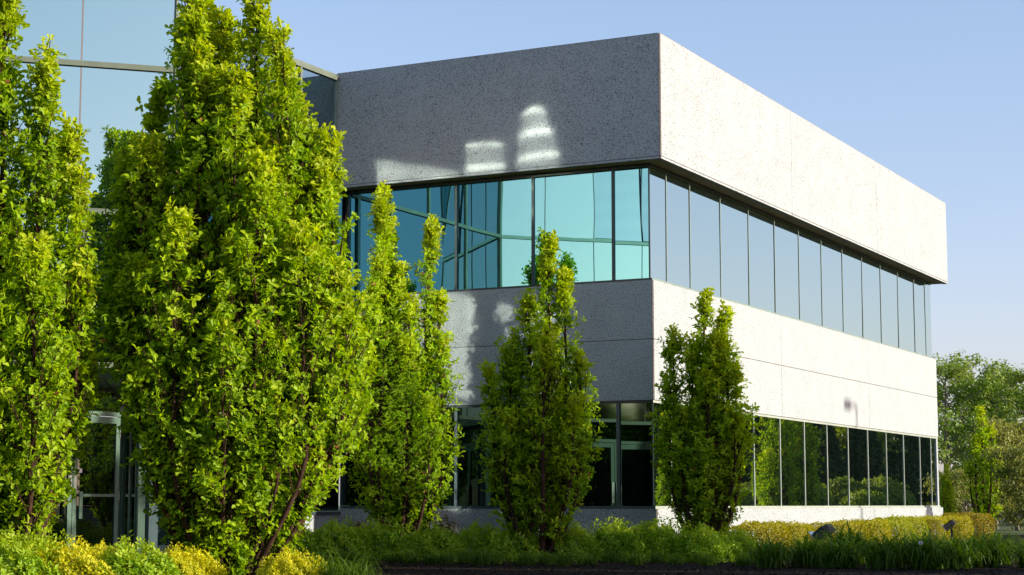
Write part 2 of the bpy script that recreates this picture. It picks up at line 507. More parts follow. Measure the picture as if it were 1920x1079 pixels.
# ---- glass tower over the entrance
q2 = math.sqrt(0.5)
P0 = np.array([FX, -0.02]); P1 = np.array([FX, -6.70])
P2 = P1 + 5.0 * np.array([q2, -q2]); P3 = P2 + 7.0 * np.array([-q2, -q2])
P4 = P3 + 14.0 * np.array([-q2, q2])
TZ = [2.95, 5.19, 7.37, 9.72]
tw = empty('entrance_tower', (0, 0, 0), 0, bld)
def curtain(p, q, joints, zrows, rail_mat, joint_mat, jw, gmat, inset=0.05, rails=True, tilt=0.0008, lean=None):
    """p->q with the outside on the right hand"""
    p = np.array(p, float); q = np.array(q, float); L = np.linalg.norm(q - p); d = (q - p) / L
    js = [0.0] + list(joints) + [L]
    for i in range(len(js) - 1):
        for k in range(len(zrows) - 1):
            a = p + d * (js[i] + (jw / 2 if i else 0.03)); b = p + d * (js[i + 1] - (jw / 2 if i + 2 < len(js) else 0.03))
            o = pane(tw, a, b, zrows[k] + 0.042, zrows[k + 1] - 0.042, gmat, tilt=tilt)
            if lean and k == len(zrows) - 2 and i < len(lean) and lean[i]:      # lean, bow and ripple added to shape the sunlight thrown on the facade
                bow = 0.025 if i == 0 else 0.008
                Lp = np.linalg.norm(b - a) / 2; hp = (zrows[k + 1] - zrows[k]) / 2 - 0.055
                gxs = np.linspace(-Lp, Lp, 15); gzs = np.linspace(-hp, hp, 41)
                vv = [(x, -bow * x * x / 2 * ((z + hp) / (2 * hp)) ** 3 + 0.0004 * math.sin(13.0 * z + 1.5 * x), z) for z in gzs for x in gxs]
                ff = [(j * 15 + n_, j * 15 + n_ + 1, (j + 1) * 15 + n_ + 1, (j + 1) * 15 + n_) for j in range(40) for n_ in range(14)]
                me = bpy.data.meshes.new('pane'); me.from_pydata(vv, [], ff); me.update()
                me.polygons.foreach_set('use_smooth', [True] * len(me.polygons)); me.materials.append(gmat); o.data = me
                o.rotation_euler.x = -R(lean[i]); o.location.x += d[1] * -0.05; o.location.y += d[0] * 0.05
    for j in joints:
        MB().seg(p + d * (j - jw / 2 + .001), p + d * (j + jw / 2 - .001), 0.012 if jw < .04 else .035, 0.05, zrows[0] + .041, zrows[-1] - .041).build('mullion', joint_mat, tw)
    for k, z in enumerate(zrows):
        MB().seg(p + d * 0.032, q - d * 0.032, 0.05, 0.06, z - 0.04, z + 0.04).build('rail', rail_mat, tw)
# C: short face at a right angle to the shaded facade (walk from the tower corner to the facade)
curtain(P1, P0, [1.70, 3.37, 5.02], TZ, MAT['rail'], MAT['rail'], 0.07, MAT['glass_recess'])
# B: face turned 45 degrees, throws the sun onto the shaded facade
curtain(P2, P1, [1.30, 2.60, 3.85], TZ, MAT['rail'], MAT['joint'], 0.02, MAT['glass_tower'], lean=(5.6, 2.8))
# A: front face
curtain(P3, P2, [7.0 - 1.36 - 1.4 * k for k in (3, 2, 1, 0)], TZ, MAT['rail'], MAT['joint'], 0.022, MAT['glass_front'])
for (p, w) in ((P1, 0.09), (P2, 0.04), (P3, 0.04)):
    MB().box(p[0] - w / 2, p[0] + w / 2, p[1] - w / 2, p[1] + w / 2, TZ[0] - .05, TZ[-1] + .05).build('corner_post', MAT['rail'], tw)
MB().box(FX - 0.03, FX + 0.045, -OV - 0.07, -OV + .03, TZ[0] - .05, TZ[-1] + .06).build('corner_post', MAT['mullion_green'], tw)
ins = []
for p, dd in ((P0, (-.1, .4)), (P1, (-.30, .05)), (P2, (-.30, .0)), (P3, (.0, .16)), (P4, (.1, .1))):
    ins.append((p[0] + dd[0], p[1] + dd[1]))
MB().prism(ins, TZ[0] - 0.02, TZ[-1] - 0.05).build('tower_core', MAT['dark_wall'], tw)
sof = [(FX + .0, -6.6), tuple(P1 + [0.06, -0.04]), tuple(P2 + [-.06, .0]), tuple(P3 + [0.0, .06]), (P4[0], P4[1])]
MB().prism(sof, TZ[0] - 0.04, TZ[0] - 0.021).build('tower_soffit', MAT['mullion_green'], tw)
MB().prism([tuple(P0), tuple(P1), tuple(P2), tuple(P3), tuple(P4)], TZ[-1] + 0.051, TZ[-1] + 0.10).build('roof_cap', MAT['rail'], tw)

# ---- ground floor entrance wall in the plane of the short face
ew = empty('entrance_wall', (0, 0, 0), 0, bld)
def U(u):
    return (FX, -u)
def glazed(u0, u1, z0, z1, mat, nm='pane'):
    pane(ew, U(u1), U(u0), z0, z1, mat, tilt=0.001, name=nm)
MB().box(FX - 0.2, FX - 0.001, -2.6, 0.0, -0.2, 0.75).build('low_wall', MAT['concrete'], ew)
for (u0, u1) in ((0.08, 1.66), (1.74, 3.33)):
    glazed(u0, u1, 0.82, 2.84, MAT['glass_ground'])
for (u0, u1) in ((3.41, 5.95),):
    glazed(u0, u1, 0.24, 2.84, MAT['glass_ground'])
MB().box(FX - 0.06, FX + 0.04, -3.38, 0.0, 0.752, 0.815).build('sill', MAT['frame_blue'], ew)
MB().box(FX - 0.06, FX + 0.04, -6.0, -3.40, 0.02, 0.235).build('sill', MAT['frame_blue'], ew)
for u in (1.70, 3.37):
    MB().box(FX - 0.06, FX + 0.042, -u - 0.035, -u + 0.035, 0.82, 2.845).build('mullion', MAT['frame_blue'], ew)
MB().box(FX - 0.10, FX + 0.10, -6.27, -6.02, 0.0, 2.86).build('post', MAT['frame_blue'], ew)
MB().box(FX - 0.06, FX + 0.042, -13.5, 0.0, 2.847, 2.90).build('head_rail', MAT['mullion_dark'], ew)
glazed(6.36, 6.90, 0.26, 2.84, MAT['door_glass'])
MB().box(FX - 0.05, FX + 0.03, -6.92, -6.30, 0.02, 0.255).build('sill', MAT['frame_blue'], ew)
MB().box(FX - 0.05, FX + 0.03, -6.355, -6.29, 0.258, 2.845).build('mullion', MAT['frame_blue'], ew)
# door frame: jambs, head, transom glass over the doors
for u in (6.955, 9.37):
    MB().box(FX - 0.05, FX + 0.05, -u - 0.035, -u + 0.035, 0.0, 2.43 if u < 9 else 2.43).build('door_jamb', MAT['frame_green'], ew)
MB().box(FX - 0.05, FX + 0.052, -9.41, -6.915, 2.432, 2.50).build('door_head', MAT['frame_green'], ew)
glazed(6.95, 9.37, 2.505, 2.843, MAT['door_glass'])
glazed(9.45, 11.4, 0.1, 2.84, MAT['door_glass'])
glazed(11.46, 13.4, 0.1, 2.84, MAT['door_glass'])
def door_leaf(origin, rz, width, parent, flip, zt=2.42):
    """a glazed leaf in its own plane: local x along the leaf, -y outside"""
    d = empty('door', origin, rz, parent)
    fr = MB()
    st = 0.10
    fr.box(0, st, -0.022, 0.022, 0.02, zt); fr.box(width - st, width, -0.022, 0.022, 0.02, zt)
    fr.box(st, width - st, -0.0215, 0.0215, 0.02, 0.24); fr.box(st, width - st, -0.0215, 0.0215, zt - 0.11, zt)
    fr.build('door_frame', MAT['frame_green'], d)
    MB().box(st, width - st, -0.004, 0.004, 0.241, zt - 0.111).build('glass', MAT['door_glass'], d)
    MB().box(st + .001, width - st - .001, -0.03, -0.006, 1.08, 1.125).build('push_bar', MAT['frame_green'], d)
    hx = width - st * 0.5 if flip else st * 0.5
    sgn = -1 if flip else 1
    h = MB(); x0 = hx + sgn * 0.09
    h.box(x0 - 0.04, x0 + 0.04, -0.085, -0.065, 0.72, 1.16)
    h.box(x0 - 0.01, x0 + 0.01, -0.065, -0.0225, 0.76, 0.79); h.box(x0 - 0.01, x0 + 0.01, -0.065, -0.0225, 1.13, 1.145)
    h.build('pull_handle', MAT['frame_green'], d)
    MB().box(hx - 0.03, hx + 0.03, -0.03, -0.0225, 1.20, 1.46).build('lock_plate', MAT['steel'], d)
    MB().box(x0 + sgn * 0.04 - .05, x0 + sgn * 0.04 + .05, -0.009, -0.0045, 1.47, 1.54).build('sticker', MAT['white'], d)
    xh = 0.0 if flip else width
    for z in (0.3, 1.1, 2.15):
        MB().box(xh - 0.02, xh + 0.02, -0.038, -0.024, z - 0.07, z + 0.07).build('hinge', MAT['steel'], d)
    return d
# leaf plane faces +x of the building: local x runs towards +y (u decreasing)
door_leaf((FX, -8.155, 0), R(90), 1.16, ew, False)
door_leaf((FX, -9.33, 0), R(90), 1.16, ew, True)
# glazed screen with a pair of doors standing under the turned face of the tower
sc0 = P1 + 1.6 * np.array([q2, -q2]) + 0.30 * np.array([-q2, -q2])
es = empty('entrance_screen', (sc0[0], sc0[1], 0), R(135), bld)     # local x runs back towards the facade
es.location = (sc0[0] + 3.1 * q2, sc0[1] - 3.1 * q2, 0)
MB().box(0, 3.1, -0.05, 0.05, 2.44, 2.52).build('head_rail', MAT['frame_green'], es)
for x in (0.0, 0.42, 2.72):
    MB().box(x, x + 0.08 + (0.1 if x == 0 else 0), -0.051, 0.051, 0.0, 2.439).build('post', MAT['frame_green'], es)
MB().box(0.02, 3.08, -0.01, 0.01, 2.521, 2.905).build('pane', MAT['door_glass'], es)
MB().box(0.181, 0.419, -0.01, 0.01, 0.05, 2.438).build('pane', MAT['door_glass'], es)
for k in range(5):
    MB().box(0.19, 0.40, -0.016, -0.0105, 1.62 - k * 0.07, 1.655 - k * 0.07).build('lettering', MAT['white'], es)
for (x0, fl) in ((0.505, True), (1.615, False)):
    lw = 1.10
    fr = MB()
    fr.box(x0, x0 + .09, -0.022, 0.022, 0.02, 2.43); fr.box(x0 + lw - .09, x0 + lw, -0.022, 0.022, 0.02, 2.43)
    fr.box(x0 + .09, x0 + lw - .09, -0.021, 0.021, 0.02, 0.24); fr.box(x0 + .09, x0 + lw - .09, -0.021, 0.021, 2.32, 2.43)
    fr.build('door', MAT['frame_green'], es)
    MB().box(x0 + .09, x0 + lw - .09, -0.004, 0.004, 0.241, 2.319).build('pane', MAT['door_glass'], es)
    hx = x0 + lw - .05 if fl else x0 + .05
    MB().box(hx - .03, hx + .03, -0.05, -0.0225, 0.95, 1.45).build('pull_handle', MAT['steel'], es)
# ------------------------------------------------------------------ vegetation materials
def mat_leaf(name, cols, tip, trans=0.42, gloss=0.018, blotch=0.0, var_scale=0.0):
    """cols: two or three leaf colours picked per leaf; tip: colour of the youngest leaves"""
    m, nt, out = new_mat(name)
    ge = nt.nodes.new('ShaderNodeNewGeometry')
    st = [(i / max(1, len(cols) - 1), c) for i, c in enumerate(cols)]
    c = ramp(nt, ge.outputs['Random Per Island'], st)
    if blotch:
        co = objco(nt)
        c = mixc(nt, 1.0, c, ramp(nt, noise(nt, co, blotch, 2), [(0.30, (0.62, 0.74, 0.7)), (0.5, (1.0, 1.0, 1.0)), (0.70, (1.12, 1.10, 1.0))]), 'MULTIPLY')
        c = mixc(nt, ramp(nt, ge.outputs['Random Per Island'], [(0.992, (0, 0, 0)), (0.994, (1, 1, 1))]), c, (0.24, 0.10, 0.04))
    at = N(nt, 'ShaderNodeAttribute', _attribute_name='tip')
    c = mixc(nt, at.outputs['Fac'], c, tip)
    if var_scale:
        oi = nt.nodes.new('ShaderNodeObjectInfo')
        c = mixc(nt, var_scale, c, ramp(nt, oi.outputs['Random'], [(0.0, (0.55, 0.42, 0.5)), (0.5, (1.0, 1.0, 1.0)), (1.0, (0.75, 1.05, 0.7))]), 'MULTIPLY')
    df = nt.nodes.new('ShaderNodeBsdfDiffuse'); nt.links.new(c, df.inputs[0])
    tr = nt.nodes.new('ShaderNodeBsdfTranslucent')
    hs = N(nt, 'ShaderNodeHueSaturation', Hue=0.498, Saturation=1.1, Value=1.35)
    nt.links.new(c, hs.inputs['Color']); nt.links.new(hs.outputs[0], tr.inputs[0])
    mx = nt.nodes.new('ShaderNodeMixShader'); mx.inputs[0].default_value = trans
    nt.links.new(df.outputs[0], mx.inputs[1]); nt.links.new(tr.outputs[0], mx.inputs[2])
    gl = N(nt, 'ShaderNodeBsdfGlossy', Roughness=0.5); gl.inputs[0].default_value = (1, 1, 1, 1)
    m2 = nt.nodes.new('ShaderNodeMixShader'); m2.inputs[0].default_value = gloss
    nt.links.new(mx.outputs[0], m2.inputs[1]); nt.links.new(gl.outputs[0], m2.inputs[2])
    nt.links.new(m2.outputs[0], out.inputs[0])
    return m
def mat_bark(name, a, b_):
    return mat_rough(name, a, b_, 9.0, 0.95, 0.7, 0.02)
MAT['oak_leaf'] = mat_leaf('oak_leaf', [(0.130, 0.248, 0.004), (0.235, 0.382, 0.005), (0.350, 0.500, 0.007)], (0.52, 0.56, 0.015), blotch=1.4, gloss=0.010, trans=0.50)
MAT['oak_bark'] = mat_bark('oak_bark', (0.022, 0.012, 0.008), (0.075, 0.042, 0.030))
MAT['spirea'] = mat_leaf('spirea_leaf', [(0.13, 0.27, 0.008), (0.22, 0.38, 0.011), (0.32, 0.46, 0.015)], (0.48, 0.54, 0.03))
MAT['gold'] = mat_leaf('golden_spirea_leaf', [(0.40, 0.42, 0.010), (0.58, 0.55, 0.012), (0.30, 0.38, 0.012)], (0.72, 0.66, 0.02))
MAT['grass'] = mat_leaf('grass_blade', [(0.035, 0.09, 0.006), (0.06, 0.135, 0.009), (0.09, 0.17, 0.013)], (0.20, 0.28, 0.03))
MAT['box'] = mat_leaf('yellow_box_leaf', [(0.19, 0.22, 0.010), (0.34, 0.32, 0.012), (0.25, 0.19, 0.015)], (0.46, 0.43, 0.018), var_scale=0.7)
MAT['yew'] = mat_leaf('dark_yew_leaf', [(0.015, 0.030, 0.008), (0.03, 0.05, 0.012)], (0.06, 0.08, 0.02))
MAT['barberry'] = mat_leaf('barberry_leaf', [(0.10, 0.07, 0.015), (0.16, 0.09, 0.02), (0.10, 0.12, 0.02)], (0.22, 0.16, 0.03))
MAT['poplar'] = mat_leaf('poplar_leaf', [(0.065, 0.145, 0.012), (0.12, 0.215, 0.018), (0.19, 0.28, 0.03)], (0.32, 0.37, 0.06), gloss=0.03)
MAT['olive'] = mat_leaf('willow_leaf', [(0.11, 0.15, 0.03), (0.17, 0.20, 0.04), (0.24, 0.25, 0.05)], (0.32, 0.32, 0.07))
MAT['conifer'] = mat_leaf('conifer_needle', [(0.012, 0.028, 0.008), (0.028, 0.050, 0.012), (0.055, 0.085, 0.018)], (0.24, 0.31, 0.04), trans=0.4)
MAT['wood_leaf'] = mat_leaf('woodland_leaf', [(0.04, 0.075, 0.012), (0.07, 0.115, 0.018), (0.10, 0.14, 0.025)], (0.14, 0.17, 0.03))
MAT['pale_bark'] = mat_bark('pale_bark', (0.12, 0.10, 0.085), (0.26, 0.23, 0.20))

# leaf templates: verts (x across, y along, z up) and triangles
def leaf_template(lobed):
    if lobed:
        c = [(0, 0, 0), (0, .38, -.015), (0, .70, -.04), (0, 1.0, -.13)]
        p = [(.17, .27, .06), (.11, .44, .03), (.29, .66, .07), (.17, .93, -.05)]
        v = c + p + [(-x, y, z) for x, y, z in p]
        t = []
        for o, fl in ((4, False), (8, True)):
            a = [(0, o, 1), (1, o, o + 1), (1, o + 1, o + 2), (1, o + 2, 2), (2, o + 2, o + 3), (2, o + 3, 3)]
            t += [x[::-1] if fl else x for x in a]
    else:
        v = [(0, 0, 0), (.26, .5, .05), (0, 1.0, -.06), (-.26, .5, .05)]
        t = [(0, 1, 2), (0, 2, 3)]
    return np.array(v, float), np.array(t, int)
LT = {True: leaf_template(True), False: leaf_template(False)}

def unit(a):
    return a / (np.linalg.norm(a, axis=-1, keepdims=True) + 1e-9)
def leaves_mesh(name, pos, ydir, nrm, size, tip, lobed, wide=1.0):
    T, F = LT[lobed]
    y = unit(ydir); x = unit(np.cross(y, nrm)); z = np.cross(x, y)
    s = size[:, None, None]
    V = pos[:, None, :] + s * (T[None, :, 0:1] * wide * x[:, None] + T[None, :, 1:2] * y[:, None] + T[None, :, 2:3] * z[:, None])
    n = len(pos); k = len(T)
    FF = (F[None] + (np.arange(n) * k)[:, None, None]).reshape(-1, 3)
    return mesh_np(name, V.reshape(-1, 3), FF, {'tip': np.repeat(tip, k)}, smooth=False)

class Wood:
    def __init__(self):
        self.v, self.f, self.n = [], [], 0
    def tube(self, pts, rad, sides=6):
        v, f = tube_arrays(pts, rad, sides)
        self.v.append(v); self.f.append(f + self.n); self.n += len(v)
    def mesh(self, name):
        return mesh_np(name, np.concatenate(self.v), np.concatenate(self.f), smooth=True)

def sstep(a, b, x):
    t = np.clip((x - a) / (b - a), 0, 1)
    return t * t * (3 - 2 * t)

def columnar_oak(seed, stems, twigs_per_m, leaf, lobed, rosette=6, thin=0.0, base_r=0.10, leafless=0.10, up=1.0, env=None):
    """several near-vertical stems rising from one base; every stem is a plume of steep twigs that end in leaf rosettes.
    stems: (dx, dy, top height, plume radius)"""
    g = np.random.default_rng(seed)
    W = Wood()
    RP, RA, RS = [], [], []
    for (dx, dy, h, w) in stems:
        ns = 14
        s = np.linspace(0, 1, ns)
        bx, by = g.normal(0, 0.05, 2) + np.array([dx, dy]) * 0.26
        f = sstep(-0.40, min(1.7, 0.75 * h), h * s)
        sway = np.cumsum(g.normal(0, 0.018 * h / 5, (ns, 2)), axis=0) * s[:, None]
        pts = np.stack([bx + (dx - bx) * f + sway[:, 0], by + (dy - by) * f + sway[:, 1], h * s - 0.05], 1)
        if env is not None:
            e_ = np.array(env)
            pts[:, 0] = np.clip(pts[:, 0], np.interp(pts[:, 2], e_[:, 0], e_[:, 1]) * 0.8, np.interp(pts[:, 2], e_[:, 0], e_[:, 2]) * 0.8)
        r = base_r * (0.45 + 0.55 * h / 7) * (1 - s) ** 0.85 * 0.55 + 0.005
        W.tube(pts, r, 6)
        m = int(twigs_per_m * h * (0.6 + w))
        st = leafless + (1 - leafless) * g.random(m) ** 0.9
        st = np.concatenate([st, 1 - 0.10 * g.random(int(m * 0.10))])
        m = len(st)
        P = np.stack([np.interp(st, s, pts[:, k]) for k in range(3)], 1)
        az = g.random(m) * 2 * np.pi
        prof = (0.45 + 0.55 * sstep(0.0, 0.30, st)) * (1 - 0.86 * sstep(0.50, 1.02, st))
        wr = w * prof * (0.45 + 0.55 * g.random(m) ** 0.6) + 0.03
        elev = np.radians(g.uniform(38, 68, m) * up + 12 * st)
        out = np.stack([np.cos(az), np.sin(az), np.zeros(m)], 1)
        d = out * np.cos(elev)[:, None] + np.array([0, 0, 1.0]) * np.sin(elev)[:, None]
        L = np.minimum(wr / np.cos(elev), 0.95)
        E = P + d * L[:, None] + g.normal(0, 0.03, (m, 3))
        E[:, 2] = np.minimum(E[:, 2], h + 0.12)
        inside = np.ones(m, bool)
        if env is not None:
            inside = (E[:, 0] > np.interp(E[:, 2], e_[:, 0], e_[:, 1])) & (E[:, 0] < np.interp(E[:, 2], e_[:, 0], e_[:, 2]))
        for i in np.nonzero(inside)[0][::2]:
            W.tube([P[i], P[i] * 0.45 + E[i] * 0.55 + np.array([0, 0, -0.03]), E[i]], [0.011, 0.008, 0.004], 3)
        for fr in (1.0, 0.76, 0.52, 0.30):
            keep = g.random(m) > (thin + (0.0 if fr > .9 else 0.18 if fr > .5 else 0.45))
            q = P + (E - P) * fr + g.normal(0, 0.035, (m, 3))
            RP.append(q[keep]); RA.append(unit(d * 0.5 + out * 0.5 + np.array([0, 0, 0.25]) + g.normal(0, 0.4, (m, 3)))[keep])
            tipv = np.clip((st - 0.80) / 0.2, 0, 1) * 0.55 + (0.22 if fr > .9 else 0.0) * g.random(m)
            RS.append(tipv[keep])
    RP = np.concatenate(RP); RA = np.concatenate(RA); RS = np.concatenate(RS)
    if env is not None:                      # pruned outline: height, left and right reach
        e = np.array(env)
        lo = np.interp(RP[:, 2], e[:, 0], e[:, 1]); hi = np.interp(RP[:, 2], e[:, 0], e[:, 2])
        jit = np.repeat(g.normal(0, 0.13, len(RP) // 4 + 1), 4)[:len(RP)]
        ok = (RP[:, 0] > lo + 0.13 + jit) & (RP[:, 0] < hi - 0.13 + jit)
        RP, RA, RS = RP[ok], RA[ok], RS[ok]
    n = len(RP)
    pos = np.repeat(RP, rosette, 0) + g.normal(0, 0.022, (n * rosette, 3)); ax = np.repeat(RA, rosette, 0); tip = np.repeat(RS, rosette)
    k = n * rosette
    a0 = np.tile(np.arange(rosette) * 2.399, n) + np.repeat(g.random(n) * 6.28, rosette)
    ref = unit(np.cross(ax, np.array([0.3, 0.2, 0.9]) + g.normal(0, 0.1, (k, 3)))); ref2 = np.cross(ax, ref)
    per = ref * np.cos(a0)[:, None] + ref2 * np.sin(a0)[:, None]
    th = np.radians(g.uniform(30, 78, k))
    yd = ax * np.cos(th)[:, None] + per * np.sin(th)[:, None]
    nr = unit(ax + np.array([0, 0, 0.15]) + g.normal(0, 0.16, (k, 3)))
    size = leaf * g.uniform(0.62, 1.15, k)
    tip = np.clip(tip + g.normal(0, 0.06, k), 0, 1)
    return W.mesh('trunk'), leaves_mesh('crown', pos, yd, nr, size, tip, lobed, 0.88)

def put_tree(name, meshes, loc, rz, label, cat, group=None, scale=1.0, mats=('oak_bark', 'oak_leaf')):
    t = empty(name, loc, rz)
    t.scale = (scale, scale, scale)
    tag(t, label, cat, group)
    link('trunk', meshes[0], t, MAT[mats[0]])
    link('crown', meshes[1], t, MAT[mats[1]])
    return t

def ring(n, rad, h0, h1, w, seed):
    g = np.random.default_rng(seed)
    return [(rad * g.uniform(.6, 1.1) * math.cos(a), rad * g.uniform(.6, 1.1) * math.sin(a), g.uniform(h0, h1), w * g.uniform(.8, 1.15)) for a in np.arange(n) * 2 * math.pi / n + g.random()]

# ---- big oak in the foreground (metres: sideways, depth, top height, plume radius)
big = [(-.50, -.10, 7.25, .62), (-.12, .30, 7.0, .55), (.34, .0, 7.15, .58), (.64, -.2, 6.72, .48), (-.30, .15, 7.15, .42), (.52, .2, 6.5, .40), (1.05, .1, 5.95, .50), (1.38, .0, 5.45, .46),
       (-.88, .2, 6.0, .52), (-1.18, -.1, 5.15, .48), (1.55, -.3, 3.7, .55), (-1.40, .2, 4.3, .50), (1.65, .3, 2.9, .48), (-1.05, -.7, 3.7, .50),
       (.45, -.95, 4.9, .55), (-.45, -1.05, 4.2, .55), (1.1, -.8, 4.0, .55), (.2, -1.2, 2.9, .5), (.1, .9, 5.6, .6), (-.9, .9, 4.6, .55), (.9, .8, 4.6, .55), (1.2, -.5, 2.3, .5), (.75, -.9, 2.0, .45), (-.75, -.9, 2.4, .5), (-.2, -.9, 1.6, .45), (.45, -.7, 1.4, .42), (.95, .0, 1.7, .45), (-.65, -.3, 1.6, .45), (-1.2, -.2, 2.6, .5), (1.35, .2, 2.1, .45), (.0, .3, 6.2, .6), (.75, .35, 5.6, .5), (-.55, .4, 5.6, .5)]
bigenv = [(.2, -.5, .7), (.61, -.68, 1.1), (1.25, -.9, 1.4), (1.57, -1.0, 1.72), (2.2, -1.2, 1.85), (2.86, -1.5, 1.87), (3.4, -1.65, 1.75), (4.1, -1.6, 1.6), (4.85, -1.6, 1.52), (5.3, -1.45, 1.46), (5.55, -1.38, 1.36), (5.62, -1.32, 1.0), (5.8, -1.25, .97), (6.2, -1.08, .84), (6.65, -.90, .74), (7.05, -.66, .55), (7.6, -.55, .45)]
for (ax_, ay_, ah, aw) in ((-.5, -.5, 1.5, .45), (.2, -.8, 1.3, .45), (.7, -.5, 1.5, .45), (.95, -.3, 1.9, .45), (-.8, -.3, 1.9, .45), (-.2, -.3, 1.2, .4), (.45, -.2, 1.1, .4), (1.1, -.4, 1.5, .42), (.1, -1.0, 1.9, .5), (-.6, -.7, 2.6, .5), (-.9, -.4, 5.2, .6), (.1, -.6, 6.0, .6), (.6, -.5, 5.2, .6), (-.3, -.4, 6.4, .55), (1.0, -.1, 4.9, .6), (-1.25, .0, 4.7, .55), (.3, -.9, 3.9, .6), (-.6, -.8, 3.2, .6), (1.3, -.3, 3.2, .6), (-.2, -.5, 2.2, .6), (.5, -.5, 2.3, .6)):
    big.append((ax_, ay_, ah, aw))
BIG = columnar_oak(11, big, 25, 0.103, True, 8, base_r=0.085, leafless=0.04, thin=0.06, env=bigenv)
put_tree('oak_tree', BIG, (-3.47, 22.0, 0), 0, 'tall broad columnar oak, the largest tree, standing in front of the glass tower', 'tree', 'columnar oaks')
lef = [(-.15, .0, 7.2, .42), (-.5, .2, 6.9, .6), (.30, -.1, 6.25, .36), (.58, .1, 5.35, .40), (.80, .0, 4.7, .42), (.95, -.2, 3.6, .42), (-.9, 0, 5.5, .6), (.5, -.7, 3.8, .5), (-.3, -.8, 4.4, .6), (.9, .2, 2.6, .45), (.2, .7, 5.2, .5), (-1.1, -.3, 3.8, .6), (.55, -.5, 2.4, .42)]
LEF = columnar_oak(23, lef + [(.35, -.4, 1.7, .42), (.7, 0, 1.9, .42), (-.2, -.6, 2.0, .45)], 28, 0.103, True, 8, base_r=0.11, leafless=0.05, env=[(.2, -2, .45), (.62, -2, .52), (1.05, -2, .66), (1.36, -2, .78), (2.2, -2, 1.0), (3.1, -2, 1.05), (4.0, -2, .97), (4.7, -2, .88), (5.2, -2, .80), (6.0, -2, .64), (6.3, -2, .55), (6.5, -2, .28), (7.4, -2, .2)])
put_tree('oak_tree', LEF, (-5.83, 21.0, 0), 0, 'columnar oak cut off by the left edge of the picture, beside the entrance door', 'tree', 'columnar oaks')
# ---- three younger oaks along the building
o3 = [(-.48, .0, 6.62, .40), (-.30, .2, 6.05, .42), (.34, .0, 6.05, .33), (.55, .1, 4.7, .40), (.72, 0, 3.9, .38), (-.55, -.2, 4.7, .40), (.1, -.5, 3.8, .42), (-.2, .5, 4.6, .42), (.35, .5, 3.6, .42), (-.6, .2, 3.3, .40), (.5, -.4, 2.7, .42), (-.05, .0, 5.2, .44), (.12, -.2, 4.6, .44), (-.4, -.3, 5.4, .38)]
O3 = columnar_oak(31, o3 + [(.45, .1, 2.2, .42), (-.5, -.1, 2.3, .42)], 24, 0.100, True, 7, base_r=0.11, leafless=0.10)
put_tree('oak_tree', O3, (-1.98, 33.0, 0), 0, 'slim bright green oak with two pointed tops just right of the largest tree', 'tree', 'columnar oaks')
o4 = [(.27, .0, 5.45, .34), (.52, .1, 4.85, .36), (-.10, .0, 4.45, .40), (-.45, .1, 3.8, .42), (-.68, 0, 3.2, .38), (.75, .0, 3.4, .42), (.1, -.5, 3.7, .45), (.3, .5, 4.0, .45), (-.3, .5, 3.4, .45), (.6, -.3, 2.6, .42), (-.55, -.3, 2.4, .42)]
O4 = columnar_oak(41, o4, 22, 0.100, True, 7, base_r=0.12, leafless=0.08)
put_tree('oak_tree', O4, (0.40, 31.0, 0), 0, 'dark green shaded oak with one pointed top left of the building corner', 'tree', 'columnar oaks')
o5 = [(-.02, .0, 4.75, .26), (.47, .0, 4.4, .27), (-.40, .1, 4.0, .36), (.20, .1, 3.7, .40), (.68, 0, 3.3, .36), (-.62, 0, 3.2, .32), (.0, -.4, 3.2, .42), (.1, .5, 3.4, .42), (.5, -.3, 2.5, .40), (-.4, -.3, 2.5, .40), (.2, -.2, 3.9, .42), (-.2, .0, 3.8, .42), (.42, .1, 3.8, .36), (.0, -.3, 1.9, .42)]
O5 = columnar_oak(53, o5, 20, 0.100, True, 7, base_r=0.12, leafless=0.12)
put_tree('oak_tree', O5, (3.42, 32.5, 0), 0, 'small dark oak with two pointed tops standing before the sunlit corner of the building', 'tree', 'columnar oaks')
# ---- oaks of the same row outside the picture on the right; they shade the bed and show in the glass
far = [(.0, .0, 7.9, .62), (.45, .1, 7.4, .55), (-.4, -.1, 7.2, .55), (.2, -.5, 6.5, .6), (-.2, .5, 6.6, .6), (.75, 0, 5.2, .6), (-.75, .1, 5.4, .6), (.5, .6, 4.6, .6), (-.5, -.6, 4.2, .6)]
SH = columnar_oak(61, far + ring(7, .9, 2.6, 4.4, .7, 3), 8, 0.21, False, 5, base_r=0.13, leafless=0.12)
SH2 = columnar_oak(62, far, 8, 0.21, False, 5, base_r=0.13, leafless=0.52)
for i, (lx, ly, sc, lab) in enumerate([(14.0, 0.55, 1.0, 'tall oak beyond the right edge of the picture, nearest the building'), (14.6, -1.9, 1.06, 'tall oak beyond the right edge of the picture, second from the building'),
                          (13.2, -4.4, 0.98, 'tall oak beyond the right edge of the picture, third from the building'), (14.2, -6.8, 0.95, 'tall oak beyond the right edge of the picture, nearest the parking lot')]):
    put_tree('oak_tree', SH2 if i < 2 else SH, loc2w(lx, ly), i * 1.7, lab, 'tree', 'oaks right of the picture', sc)
for i, (lx, ly, sc, lab) in enumerate([(6.2, 25.2, .62, 'young oak right of the picture, mirrored brightly in the ground floor glass'), (6.4, 27.6, .66, 'young oak right of the picture, second of the mirrored pair'), (8.0, 21.0, .5, 'young oak right of the picture, mirrored nearest the building corner')]):
    put_tree('oak_tree', SH, loc2w(lx, ly), i * 2.1 + .4, lab, 'tree', 'oaks right of the picture', sc)
